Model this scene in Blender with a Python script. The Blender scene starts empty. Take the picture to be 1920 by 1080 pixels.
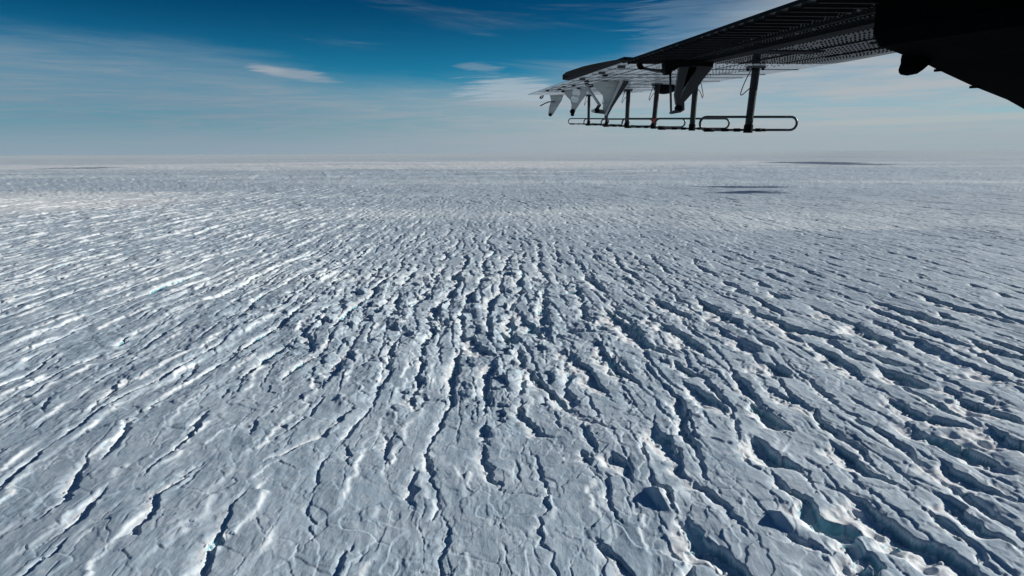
import bpy, bmesh, math, random
import numpy as np
from mathutils import Vector, Matrix

random.seed(7)
R = math.radians
scene = bpy.context.scene
col = scene.collection

# ------------------------------------------------------------------ camera, sky, sun
F = 1251.0                                   # focal length in pixels of a 1920 px wide frame
CAM_H = 200.0                                # metres above the ice
PITCH, ROLL = R(11.40), R(-0.30)
cam_d = bpy.data.cameras.new('camera')
cam = bpy.data.objects.new('camera', cam_d)
col.objects.link(cam)
cam_d.sensor_width = 36.0
cam_d.lens = 36.0 * F / 1920.0
cam_d.clip_start = 0.05
cam_d.clip_end = 400000.0
CM = Matrix.Rotation(math.pi / 2 - PITCH, 4, 'X') @ Matrix.Rotation(ROLL, 4, 'Z')
cam.matrix_world = Matrix.Translation((0, 0, CAM_H)) @ CM
scene.camera = cam

SUN_EL, SUN_AZ = R(19.5), R(72.0)            # azimuth from straight ahead (+Y) towards the right (+X)
sun_dir = Vector((math.sin(SUN_AZ) * math.cos(SUN_EL), math.cos(SUN_AZ) * math.cos(SUN_EL), math.sin(SUN_EL)))
sun_d = bpy.data.lights.new('sun', 'SUN')
sun = bpy.data.objects.new('sun', sun_d)
col.objects.link(sun)
sun_d.energy = 5.0
sun_d.angle = R(0.5)
sun_d.color = (1.0, 0.955, 0.88)
sun.rotation_euler = sun_dir.to_track_quat('Z', 'Y').to_euler()

scene.view_settings.view_transform = 'Standard'
scene.view_settings.look = 'None'
scene.view_settings.exposure = 0.0
scene.view_settings.gamma = 1.0
scene.view_settings.use_curve_mapping = False

# ---- node helpers
class G:
    def __init__(s, tree):
        s.t = tree
    def n(s, kind, **kw):
        nd = s.t.nodes.new(kind)
        for k, v in kw.items():
            setattr(nd, k, v)
        return nd
    def put(s, sock, v):
        if isinstance(v, bpy.types.NodeSocket):
            s.t.links.new(v, sock)
        elif v is not None:
            sock.default_value = v
    def m(s, op, a, b=None, c=None, clamp=False):
        nd = s.n('ShaderNodeMath', operation=op, use_clamp=clamp)
        s.put(nd.inputs[0], a); s.put(nd.inputs[1], b); s.put(nd.inputs[2], c)
        return nd.outputs[0]
    def mr(s, v, a, b, c=0.0, d=1.0, smooth=True):
        nd = s.n('ShaderNodeMapRange', interpolation_type='SMOOTHSTEP' if smooth else 'LINEAR')
        for i, q in enumerate((v, a, b, c, d)):
            s.put(nd.inputs[i], q)
        return nd.outputs[0]
    def xyz(s, x, y, z):
        nd = s.n('ShaderNodeCombineXYZ')
        s.put(nd.inputs[0], x); s.put(nd.inputs[1], y); s.put(nd.inputs[2], z)
        return nd.outputs[0]
    def noise(s, vec, scale, detail=4, rough=0.5, dist=0.0):
        nd = s.n('ShaderNodeTexNoise')
        s.put(nd.inputs['Vector'], vec)
        nd.inputs['Scale'].default_value = scale
        nd.inputs['Detail'].default_value = detail
        nd.inputs['Roughness'].default_value = rough
        nd.inputs['Distortion'].default_value = dist
        return nd.outputs['Fac']
    def mix(s, f, a, b, blend='MIX'):
        nd = s.n('ShaderNodeMix', data_type='RGBA', blend_type=blend)
        s.put(nd.inputs[0], f); s.put(nd.inputs[6], a); s.put(nd.inputs[7], b)
        return nd.outputs[2]

# ---- world: Nishita sky with a cirrus veil
world = bpy.data.worlds.new('World')
scene.world = world
world.use_nodes = True
wt = world.node_tree
wt.nodes.clear()
g = G(wt)
tc = g.n('ShaderNodeTexCoord')
sep = g.n('ShaderNodeSeparateXYZ')
wt.links.new(tc.outputs['Generated'], sep.inputs[0])
X, Y, Z = sep.outputs
zc = g.m('MAXIMUM', Z, 0.004)
sky = g.n('ShaderNodeTexSky', sky_type='NISHITA', sun_disc=False)
sky.sun_elevation = SUN_EL
sky.sun_rotation = SUN_AZ
sky.altitude = 300.0
sky.air_density = 1.0
sky.dust_density = 0.3
sky.ozone_density = 2.0
wt.links.new(g.xyz(X, Y, zc), sky.inputs['Vector'])
graded = g.mix(1.0, sky.outputs[0], (0.07, 0.60, 0.88, 1), 'MULTIPLY')
az = g.m('MULTIPLY', g.m('ARCTAN2', X, Y), 57.2958)          # degrees, right positive
el = g.m('MULTIPLY', g.m('ARCSINE', Z), 57.2958)
# deeper blue higher up
deep = g.mr(el, 2.0, 13.0)
graded = g.mix(deep, graded, g.mix(1.0, graded, (0.0, 0.28, 0.36, 1), 'MULTIPLY'))
# upper edge of the veil as a function of azimuth
fc = g.n('ShaderNodeFloatCurve')
cv = fc.mapping.curves[0]
pts = [(-180, 7), (-60, 7.5), (-40, 8.0), (-30, 8.0), (-20, 7.2), (-13, 5.6), (-5, 5.6), (4, 6.2), (12, 8.2), (20, 11.0), (30, 14.0), (60, 16), (120, 12), (180, 7)]
fx = lambda a: (a + 180) / 360.0
cv.points[0].location = (0.0, 7 / 20); cv.points[1].location = (1.0, 7 / 20)
for a, e in pts[1:-1]:
    cv.points.new(fx(a), e / 20)
fc.mapping.update()
g.put(fc.inputs['Value'], g.m('MULTIPLY_ADD', az, 1 / 360.0, 0.5))
thr = g.m('MULTIPLY', fc.outputs[0], 20.0)
# streaky noise: long in azimuth, short in elevation, slightly tilted
tilt = g.m('MULTIPLY_ADD', az, 0.085, el)
sv = g.xyz(g.m('MULTIPLY', az, 0.035), g.m('MULTIPLY', tilt, 0.42), 3.1)
n1 = g.noise(sv, 1.0, 8, 0.62, 0.5)
sv2 = g.xyz(g.m('MULTIPLY', az, 0.11), g.m('MULTIPLY', g.m('MULTIPLY_ADD', az, 0.03, el), 1.3), 9.4)
n2 = g.noise(sv2, 1.0, 8, 0.66, 0.8)
sv3 = g.xyz(g.m('MULTIPLY', az, 0.13), g.m('MULTIPLY', g.m('MULTIPLY_ADD', az, -0.05, el), 2.6), 5.7)
n3 = g.noise(sv3, 1.0, 9, 0.68, 1.0)
d = g.m('SUBTRACT', thr, el)
d = g.m('ADD', d, g.m('MULTIPLY', g.m('SUBTRACT', n1, 0.5), 5.5))
veil = g.mr(d, -1.6, 2.4)
veil = g.m('MULTIPLY', veil, g.mr(n2, 0.30, 0.66, 0.66, 0.95))
# thin wisps high up
wisp = g.m('MULTIPLY', g.mr(n1, 0.54, 0.80, 0.0, 0.30), g.mr(n2, 0.36, 0.65))
veil = g.m('MAXIMUM', veil, wisp)
# horizon band
# veil colour: grey-blue at left, light warm grey at right
side = g.mr(az, -30.0, 16.0)
vc = g.mix(side, (1.75, 2.85, 3.75, 1), (4.0, 4.45, 4.85, 1))
warm = g.mr(n3, 0.47, 0.60)
vc = g.mix(g.m('MULTIPLY', warm, 0.55), vc, g.mix(side, (2.4, 3.1, 3.75, 1), (4.7, 4.75, 4.85, 1)))
skyc = g.mix(veil, graded, vc)
skyc = g.mix(g.mr(el, 3.0, 0.2, 0.0, 0.85), skyc, g.mix(side, (2.7, 3.6, 4.4, 1), (3.5, 4.1, 4.6, 1)))
# lens clouds at fixed directions
def lens(a0, e0, ra, re, slope, amount, skyc, c):
    dx = g.m('SUBTRACT', az, a0)
    dy = g.m('SUBTRACT', el, g.m('MULTIPLY_ADD', dx, slope, e0))
    q = g.m('ADD', g.m('POWER', g.m('ABSOLUTE', g.m('DIVIDE', dx, ra)), 2.0), g.m('POWER', g.m('ABSOLUTE', g.m('DIVIDE', dy, re)), 2.0))
    q = g.m('ADD', q, g.m('ADD', g.m('MULTIPLY', g.m('SUBTRACT', n2, 0.5), 2.5), g.m('MULTIPLY', g.m('SUBTRACT', n3, 0.5), 4.5)))
    return g.mix(g.mr(q, 1.35, 0.10, 0.0, amount), skyc, c)
skyc = lens(-17.4, 6.2, 3.2, 0.42, -0.12, 0.68, skyc, (3.2, 3.7, 4.3, 1))
skyc = lens(-19.4, 6.5, 1.5, 0.33, -0.10, 0.55, skyc, (3.6, 4.0, 4.6, 1))
skyc = lens(0.4, 5.0, 5.2, 1.1, -0.04, 0.72, skyc, (4.2, 4.9, 5.5, 1))
skyc = lens(-2.6, 6.9, 1.8, 0.35, -0.06, 0.35, skyc, (3.2, 3.9, 4.5, 1))
skyc = lens(15.0, 10.6, 6.0, 1.8, 0.1, 0.22, skyc, (3.2, 4.4, 5.4, 1))
skyc = lens(33.5, 6.1, 6.0, 0.35, 0.10, 0.60, skyc, (5.0, 5.0, 5.1, 1))
skyc = lens(31.5, 4.6, 9.0, 0.30, 0.03, 0.50, skyc, (4.8, 4.8, 4.8, 1))
skyc = lens(30.5, 2.2, 10.0, 0.28, 0.02, 0.50, skyc, (4.8, 4.8, 4.8, 1))
bg = g.n('ShaderNodeBackground')
bg.inputs['Strength'].default_value = 0.1
wt.links.new(skyc, bg.inputs['Color'])
wo = g.n('ShaderNodeOutputWorld')
wt.links.new(bg.outputs[0], wo.inputs['Surface'])

# ------------------------------------------------------------------ bearings: turning directions into places
CM3 = CM.to_3x3()
def ray(px, py):
    return (CM3 @ Vector(((px - 960.0) / F, (540.0 - py) / F, -1.0))).normalized()
def ground_at(px, py):
    d_ = ray(px, py)
    t_ = CAM_H / max(-d_.z, 1e-5)
    return d_.x * t_, d_.y * t_

def tag(o, label=None, cat=None, group=None, kind=None):
    if label: o['label'] = label
    if cat: o['category'] = cat
    if group: o['group'] = group
    if kind: o['kind'] = kind
    return o

# ------------------------------------------------------------------ noise in numpy
def _h(ix, iy, seed):
    h = (ix * 374761393 + iy * 668265263 + seed * 2147483647) & 0xFFFFFFFF
    h = ((h ^ (h >> 13)) * 1274126177) & 0xFFFFFFFF
    h = ((h ^ (h >> 16)) * 2246822519) & 0xFFFFFFFF
    return ((h ^ (h >> 15)) & 0xFFFFFF).astype(np.float32) / 16777215.0
def vn(x, y, seed=0):
    """smooth value noise, about -1..1"""
    fx_, fy_ = np.floor(x), np.floor(y)
    ix, iy = fx_.astype(np.int64), fy_.astype(np.int64)
    u = (x - fx_).astype(np.float32); v = (y - fy_).astype(np.float32)
    u = u * u * u * (u * (u * 6 - 15) + 10); v = v * v * v * (v * (v * 6 - 15) + 10)
    a = _h(ix, iy, seed); b = _h(ix + 1, iy, seed); c = _h(ix, iy + 1, seed); e = _h(ix + 1, iy + 1, seed)
    return ((a + (b - a) * u) * (1 - v) + (c + (e - c) * u) * v) * 2 - 1
def fbm(x, y, seed, octaves=4, gain=0.5):
    s, amp, tot = 0, 1.0, 0
    for o in range(octaves):
        s = s + amp * vn(x * (2.03 ** o) + 17.3 * o, y * (2.03 ** o) - 9.1 * o, seed + o)
        tot += amp
        amp *= gain
    return s / tot * 1.5
def voro(x, y, seed):
    """returns F1, F2-F1 edge distance, id-hash a, id-hash b, dx, dy to the nearest site"""
    fx_, fy_ = np.floor(x).astype(np.int64), np.floor(y).astype(np.int64)
    f1 = np.full(x.shape, 9.0, np.float32); f2 = f1.copy()
    ida = np.zeros_like(f1); idb = np.zeros_like(f1); bx_ = np.zeros_like(f1); by_ = np.zeros_like(f1)
    for i in (-1, 0, 1):
        for j in (-1, 0, 1):
            cx, cy = fx_ + i, fy_ + j
            ha = _h(cx, cy, seed); hb = _h(cx, cy, seed + 71)
            dx = (x - (cx + 0.5 + (ha - 0.5) * 0.9)).astype(np.float32)
            dy = (y - (cy + 0.5 + (hb - 0.5) * 0.9)).astype(np.float32)
            dd = np.sqrt(dx * dx + dy * dy)
            near = dd < f1
            f2 = np.where(near, f1, np.minimum(f2, dd))
            f1 = np.where(near, dd, f1)
            ida = np.where(near, _h(cx, cy, seed + 5), ida); idb = np.where(near, _h(cx, cy, seed + 6), idb)
            bx_ = np.where(near, dx, bx_); by_ = np.where(near, dy, by_)
    return f1, f2 - f1, ida, idb, bx_, by_
def ss(a, b, x):
    t_ = np.clip((x - a) / (b - a), 0, 1)
    return t_ * t_ * (3 - 2 * t_)

# ------------------------------------------------------------------ the ice field
# regional character, by bearing from the aircraft (columns) and distance (rows)
PX = np.array([0, 320, 640, 960, 1280, 1600, 1920.0])
PY = np.array([296, 330, 370, 410, 450, 520, 600, 700, 800, 900, 1080.0])
OPEN = np.array([
 [0, 0, 0, 0, 0, 0, 0],
 [.34, .32, .30, .30, .30, .32, .32],
 [.46, .42, .36, .34, .32, .32, .32],
 [.62, .55, .40, .34, .32, .32, .32],
 [.78, .74, .60, .42, .34, .30, .28],
 [.80, .76, .90, .90, .62, .52, .48],
 [.66, .66, .90, 1.0, .90, .84, .80],
 [.46, .50, .62, .82, .80, .82, .82],
 [.38, .46, .48, .52, .58, .70, .74],
 [.38, .40, .38, .30, .38, .56, .62],
 [.36, .36, .32, .28, .38, .46, .52]])
SERAC = np.array([
 [0, 0, 0, 0, 0, 0, 0],
 [0, 0, 0, 0, 0, 0, 0],
 [.05, .05, .05, .05, .05, .04, .04],
 [.08, .10, .12, .14, .10, .06, .04],
 [.12, .14, .40, .40, .20, .08, .05],
 [.14, .18, .80, .85, .35, .12, .06],
 [.08, .12, .75, 1.0, .42, .16, .10],
 [.03, .08, .45, .75, .30, .14, .12],
 [.02, .06, .18, .30, .16, .10, .10],
 [.0, .03, .08, .12, .12, .08, .08],
 [.0, .02, .08, .10, .10, .06, .06]])
# the table's bearings and distances
TAZ = np.array([math.atan2(*ground_at(p, 700.0)) for p in PX])
TLR = np.array([math.log(math.hypot(*ground_at(960.0, p))) for p in PY])[::-1]
def table(T, a, lr):
    T = T[::-1]
    ca = np.interp(a, TAZ, np.arange(len(PX))); cr = np.interp(lr, TLR, np.arange(len(PY)))
    i = np.minimum(ca.astype(int), len(PX) - 2); j = np.minimum(cr.astype(int), len(PY) - 2)
    u, v = ca - i, cr - j
    return (T[j, i] * (1 - u) + T[j, i + 1] * u) * (1 - v) + (T[j + 1, i] * (1 - u) + T[j + 1, i + 1] * u) * v

# the big crevasses, as bearings sighted from the aircraft: (points, width in sighted pixels)
Q = lambda ox, oy, pts, w: ([(ox + a / 2.0, oy + b / 2.0) for a, b in pts], w / 2.0)
CREV = [
 Q(960, 540, [(525,450),(540,540),(600,600),(630,680),(700,740),(780,800),(850,870),(920,930)], 34),
 Q(960, 540, [(640,850),(670,900),(700,950),(770,980),(820,1030),(860,1100)], 44),
 Q(960, 540, [(200,200),(240,260),(300,320),(350,390),(400,430)], 26),
 Q(960, 540, [(300,180),(340,240),(400,300),(460,340),(520,400)], 26),
 Q(960, 540, [(490,90),(560,130),(640,170),(700,215),(750,270)], 32),
 Q(960, 540, [(330,60),(400,120),(470,170),(510,210),(580,230),(650,265)], 32),
 Q(960, 540, [(690,30),(760,80),(830,120),(900,170)], 32),
 Q(960, 540, [(850,185),(900,220),(945,245)], 34),
 Q(960, 540, [(910,265),(980,290),(1045,335)], 40),
 Q(960, 540, [(830,50),(920,90),(1000,130),(1080,160),(1180,180),(1290,210)], 26),
 Q(960, 540, [(1090,55),(1180,90),(1290,130),(1390,190),(1470,240),(1550,280)], 32),
 Q(960, 540, [(950,0),(1050,45)], 20),
 Q(960, 540, [(1340,35),(1450,75),(1560,110),(1680,150),(1780,180)], 26),
 Q(960, 540, [(1100,200),(1200,250),(1260,290),(1320,350)], 32),
 Q(960, 540, [(1350,280),(1430,310),(1510,340),(1580,375)], 38),
 Q(960, 540, [(1650,260),(1750,300),(1850,340),(1960,385)], 34),
 Q(960, 540, [(950,350),(1000,400),(1060,420),(1130,450)], 26),
 Q(960, 540, [(870,420),(940,460),(1000,500),(1080,540)], 34),
 Q(960, 540, [(1380,390),(1450,430),(1530,480),(1620,500),(1780,540)], 38),
 Q(960, 540, [(1440,470),(1530,545),(1620,580),(1720,620),(1960,730)], 34),
 Q(960, 540, [(1680,400),(1750,440),(1850,480),(1960,525)], 40),
 Q(960, 540, [(1780,510),(1850,570),(1960,650)], 48),
 Q(960, 540, [(880,540),(930,590),(1000,640),(1080,690)], 38),
 Q(960, 540, [(960,680),(1040,740),(1100,790),(1140,860),(1200,880),(1290,920),(1300,980),(1360,1100)], 48),
 Q(960, 540, [(1190,720),(1260,770),(1350,830),(1430,880),(1500,940),(1600,970),(1680,1040),(1740,1110)], 54),
 Q(960, 540, [(1180,550),(1250,610),(1340,680),(1420,720),(1500,760)], 34),
 Q(960, 540, [(1560,750),(1640,800),(1720,860),(1820,920),(1960,1000)], 36),
 Q(960, 540, [(1560,600),(1640,680),(1760,740),(1960,820)], 32),
 Q(960, 540, [(0,270),(60,310),(130,370),(200,430),(260,480),(350,520),(400,540)], 24),
 Q(960, 540, [(370,600),(420,660),(460,720)], 28),
 Q(960, 540, [(240,600),(300,660)], 20),
 Q(960, 540, [(300,920),(370,970),(430,1040),(500,1110)], 34),
 Q(960, 540, [(1000,920),(1080,940),(1160,970),(1220,1020)], 34),
 Q(960, 540, [(30,400),(40,480),(90,530),(200,560)], 24),
 Q(960, 540, [(95,840),(100,940),(130,1010)], 14),
 Q(960, 540, [(160,400),(230,460),(330,500)], 16),
 Q(960, 540, [(0,60),(60,130),(130,180),(200,240)], 22),
 Q(960, 540, [(500,20),(560,50),(640,90),(700,130)], 22),
 Q(960, 540, [(1500,20),(1620,60),(1760,100),(1960,150)], 22),
 Q(960, 540, [(1700,190),(1800,230),(1960,280)], 30),
 Q(960, 540, [(1640,360),(1680,400),(1720,410)], 22),
 Q(960, 540, [(1300,230),(1380,260),(1480,290)], 20),
 Q(960, 540, [(620,330),(700,390),(760,420),(830,500)], 26),
 Q(960, 540, [(600,260),(680,320),(760,340)], 24),
 Q(0, 540, [(345,590),(300,700),(250,790),(110,900)], 26),
 Q(0, 540, [(395,745),(350,830),(250,920),(150,980)], 24),
 Q(0, 540, [(800,640),(720,700),(600,790),(560,870),(480,930),(330,1010)], 26),
 Q(0, 540, [(940,760),(885,810),(850,870),(820,930),(790,990),(740,1090)], 38),
 Q(0, 540, [(1345,430),(1250,510),(1200,560),(1010,640),(960,700)], 24),
 Q(0, 540, [(1560,640),(1540,760),(1530,870)], 32),
 Q(0, 540, [(1560,370),(1540,460)], 30),
 Q(0, 540, [(1270,580),(1310,670)], 24),
 Q(0, 540, [(1190,740),(1150,850),(1180,920),(1150,990)], 16),
 Q(0, 540, [(1640,790),(1660,880),(1690,950),(1650,1020),(1680,1090)], 18),
 Q(0, 540, [(535,885),(490,970)], 26),
 Q(0, 540, [(465,310),(430,380),(350,450),(280,510)], 16),
 Q(0, 540, [(215,370),(170,440),(160,490)], 16),
 Q(0, 540, [(765,250),(700,340),(650,400)], 16),
 Q(0, 540, [(1500,0),(1490,60),(1500,130)], 24),
 Q(0, 540, [(1375,50),(1350,130),(1330,180)], 20),
 Q(0, 540, [(1280,190),(1320,250),(1330,300)], 24),
 Q(0, 540, [(1120,120),(1160,190),(1180,260)], 18),
 Q(0, 540, [(960,480),(930,560)], 22),
 Q(0, 540, [(1810,560),(1840,650),(1880,760)], 24),
 Q(0, 540, [(1440,520),(1450,620),(1440,700)], 22),
 Q(0, 540, [(1760,160),(1810,230),(1900,260)], 28),
]

# polar sheet: fine where the aircraft looks, growing with distance, closed all round
fine = np.linspace(R(-44), R(44), 1040)
rest = np.linspace(R(44), R(316), 110)[1:-1]
AZ = np.concatenate([fine, rest])
rr = [258.0]
while rr[-1] < 4200: rr.append(rr[-1] * 1.00243)
while rr[-1] < 90000: rr.append(rr[-1] * 1.0160)
inner = list(np.linspace(6.0, 250.0, 36))
RR = np.array(inner + rr)
A2, R2 = np.meshgrid(AZ, RR)
gx = (np.sin(A2) * R2).ravel(); gy = (np.cos(A2) * R2).ravel()
A1 = np.where(A2 > math.pi, A2 - 2 * math.pi, A2).ravel()
LR = np.log(R2).ravel()
print('ice vertices', gx.size)

op = table(OPEN, A1, LR).astype(np.float32)
se = table(SERAC, A1, LR).astype(np.float32)
nearm = ss(9000.0, 2600.0, R2.ravel()).astype(np.float32)

# crevasse trend wanders; jogs make the edges step sideways
left = ss(R(-4), R(-18), A1)                 # towards the left the field is calmer and its ridges run on unbroken
wx = (13 * vn(gx / 150, gy / 280, 11) + 7 * vn(gx / 52, gy / 85, 12) + (2.9 - 1.4 * left) * vn(gx / 17, gy / 24, 13)
      + (1.6 - 0.7 * left) * vn(gx / 6.5, gy / 7.5, 14) + 0.7 * vn(gx / 2.8, gy / 3.0, 15))
cell_y = np.floor(gy / 15 + 0.8 * vn(gx / 30, gy / 40, 16)).astype(np.int64)
cell_x = np.floor(gx / 38 + 0.5 * vn(gx / 30, gy / 60, 17)).astype(np.int64)
jog = (_h(cell_x, cell_y, 18) - 0.5)
def profile(s, w, dep, gentle=1.7):
    """asymmetric trench: a long slope going down to the right, a narrow floor, a steep wall facing left"""
    L = gentle * w
    down = -dep * 0.66 * np.clip((s + L) / (0.85 * L), 0, 1) ** 1.4 - dep * 0.34 * ss(-0.42 * w, -0.20 * w, s)
    up = dep * ss(0.30 * w, 0.30 * w + 0.30 * dep + 0.35, s)
    e_ = s - (0.30 * w + 0.30 * dep + 0.35)
    lip = 0.16 * dep * np.exp(-((e_ - 0.1 * w) / (0.30 * w + 0.5)) ** 2) + 0.38 * dep * np.where(e_ > 0, np.exp(-(e_ / (1.9 * w + 0.8)) ** 2), ss(-0.30 * dep - 0.35, 0, e_))
    return down + up + lip

H = 2.6 * vn(gx / 210, gy / 330, 21) + 1.5 * vn(gx / 70, gy / 110, 22) * (0.4 + op)
# slabs, each a little higher or tilted
qx = gx + 5 * vn(gx / 19, gy / 19, 23) + 1.6 * vn(gx / 5, gy / 5, 24)
qy = gy + 5 * vn(gx / 19, gy / 19, 25) + 1.6 * vn(gx / 5, gy / 5, 26)
f1, fe, ia, ib, dx_, dy_ = voro(qx / 27, qy / 34, 31)
slab = (0.9 * (ia - 0.5) + 1.5 * (ib - 0.5) * dx_ + 1.0 * (ia - 0.5) * dy_)
H += 0.8 * slab * (0.35 + op) * nearm - 0.5 * np.exp(-(fe / 0.03) ** 2) * nearm * (0.4 + op) * (ib > 0.6)
# smaller flakes
f1, fe, ia, ib, dx_, dy_ = voro(qx / 9 + 40, qy / 12, 37)
flake = np.clip(se * 0.9 + 0.12 * op + 0.05, 0, 1)
H += (0.55 * (ia - 0.5) + 1.3 * (ib - 0.5) * dx_) * flake * nearm * 0.9 

# small scarps: here and there the surface steps down along a curved, broken edge
def scarp(x, y, n, seed):
    f = fbm(x, y, seed, 4, 0.55)
    return ss(-n, n, f) - np.clip(f * 1.1 + 0.5, 0, 1)
wide_mask = ss(-0.35, 0.45, vn(gx / 80, gy / 110, 27))
rad = R2.ravel()
calm0 = 1 - 0.6 * ss(760, 480, rad) * ss(R(12), R(-6), A1)
wide_mask = wide_mask * calm0
H += 1.0 * scarp((gx + 0.25 * wx) / 30, (gy + 0.2 * gx) / 62, 0.035, 210) * wide_mask * nearm
H += 0.7 * scarp((gx + 0.3 * wx) / 21 + 9, (gy - 0.3 * gx) / 40, 0.04, 230) * (1 - 0.6 * wide_mask) * nearm * calm0
H += 0.35 * calm0 * scarp(gx / 11 + 31, gy / 19, 0.06, 250) * ss(-0.2, 0.5, vn(gx / 33, gy / 45, 28)) * nearm
H += 1.6 * scarp(gx / 60 + 5, gy / 110, 0.06, 270) * ss(900, 1900, rad) * (0.3 + 0.7 * nearm)
H += 3.2 * scarp((gx + 0.3 * gy) / 95 + 5, gy / 210, 0.07, 290) * ss(1800, 3200, rad) * ss(16000, 7000, rad)
H += 9.0 * scarp((gx + 0.3 * gy) / 300 + 5, gy / 900, 0.10, 310) * ss(4500, 8000, rad) * ss(40000, 15000, rad)

drift = np.zeros_like(H)
# main family
lam = 37.0
phi = (gx + wx + (4.5 - 1.2 * left) * jog) / lam
idc = np.floor(phi)
s_ = (phi - idc - 0.5 + 0.25 * (_h(idc.astype(np.int64), idc.astype(np.int64) * 0, 41) - 0.5)) * lam
a_ = vn(idc * 3.7 + 0.5, gy / 95 + idc * 13.1, 42) * 0.5 + vn(idc * 5.1, gy / 30 + idc * 3.3, 43) * 0.55
a_ = a_ * (1 - 0.15 * left) + 0.02 * left
a_ = np.clip(a_ + 0.9 * op - 0.24, 0, 1.0) * np.clip(op * 1.6, 0, 1)
wid = 0.8 + 9.5 * a_
wid = wid * (1 - 0.15 * left)
T1 = profile(s_, wid, (0.62 - 0.04 * left) * wid * np.clip(a_ * 8, 0, 1), 1.7 - 0.45 * left)
T1 *= ss(0.0, 0.12, a_)
# second family, finer
lam2 = 15.5
phi2 = (gx * 0.985 + gy * 0.10 + 0.7 * wx + 2.5 * (_h(cell_x * 3, cell_y * 2, 44) - 0.5) + 200) / lam2
id2 = np.floor(phi2)
s2 = (phi2 - id2 - 0.5) * lam2
b_ = vn(id2 * 2.9 + 0.5, gy / 42 + id2 * 7.7, 45)
b_ = np.clip(b_ + 0.55 * op - 0.14 + 0.25 * se + 0.10 * ss(900, 1600, R2.ravel()), 0, 1) * np.clip(0.3 + op * 1.2, 0, 1)
b_ *= 1.0 - 0.35 * ss(700, 350, R2.ravel())
calm = ss(760, 480, R2.ravel()) * ss(R(12), R(-6), A1)
b_ *= 1 - 0.55 * calm
b_ *= 1 - 0.35 * left * ss(2600, 1500, rad)
w2 = (0.4 + 2.9 * b_) * (1 + 0.5 * ss(1000, 3000, R2.ravel()))
T2 = profile(s2, w2, 0.65 * w2, 1.4) * ss(0.0, 0.1, b_)
# wind steps: slabs tilting gently to the left, each ending in a short drop facing right, whitened as if sunlit
jog2 = _h(np.floor(gx / 24 + 0.6 * vn(gx / 20, gy / 30, 46)).astype(np.int64), np.floor(gy / 19 + 0.9 * vn(gx / 22, gy / 26, 47)).astype(np.int64), 48) - 0.5
def steps(lm, seed, off, jj, ylen):
    ph = (gx + wx * 0.9 + jj * jog2 + off + 2.0 * vn(gx / 9, gy / 11, seed + 5)) / lm
    di = np.floor(ph); tq = ph - di
    am = np.clip(0.75 * vn(di * 4.3 + 0.5, gy / ylen + di * 9.7, seed) + 0.45 * vn(di * 2.3, gy / (0.3 * ylen) + di * 5.1, seed + 1) + 0.42, 0, 1)
    f_ = 0.80
    drop = ss(f_, 1.0, tq)
    return (np.minimum(tq / f_, 1) - drop) * am, drop * (1 - drop) * 4 * am
s1, d1 = steps(25.0, 301, 3.0, 7.0, 60.0)
s2a, d2a = steps(58.0, 311, 11.0, 10.0, 150.0)
regn = 0.55 + 0.45 * left + 0.25 * ss(900, 1600, rad)
near_left = 1 - 0.35 * left * ss(700, 420, rad)
H += 2.1 * s1 * regn * near_left * ss(4200, 1700, rad) + 2.9 * s2a * regn * (0.3 + 0.7 * left) * ss(12000, 4500, rad) * ss(420, 800, rad)
drop_lit = 0.75 * np.maximum(d1 * ss(4600, 2600, rad), (0.25 + 0.55 * left) * d2a * ss(600, 1000, rad) * ss(12000, 4500, rad)) * regn * near_left  # whitening mask for the sunward drops: sunlight put into the colour
# seracs: broken, tilted blocks
sx = gx + 4 * vn(gx / 12, gy / 12, 51) + 1.5 * vn(gx / 4, gy / 4, 52) + wx * 0.5
sy = gy + 4 * vn(gx / 12, gy / 12, 53) + 1.5 * vn(gx / 4, gy / 4, 54)
f1, fe, ia, ib, dx_, dy_ = voro(sx / 19, sy / 25, 55)
blk = (5.0 * (ia - 0.55) + 9.0 * (ib - 0.35) * dx_ * -1.0 + 6.0 * (ia - 0.5) * dy_)
blk = blk - 2.2 * np.exp(-(fe / 0.10) ** 2) * (ib > 0.3)
rows = np.cos((gx + wx) / 46 * 2 * math.pi)
patch = ss(-0.05, 0.60, 0.6 * vn(gx / 60, gy / 75, 56) + 0.8 * (se - 0.5) + 0.30 * vn(gx / 22, gy / 25, 57) + 0.55 * rows)
H += blk * se * patch * 0.95
# small rubble in the trenches and among the seracs
f1, fe, ia, ib, dx_, dy_ = voro(gx / 4.2, gy / 4.8, 58)
rub = np.clip(0.5 - f1, 0, 1) * 2.6 * (ia > 0.45) * ib
H += 0.6 * rub * se * patch * nearm

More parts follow.
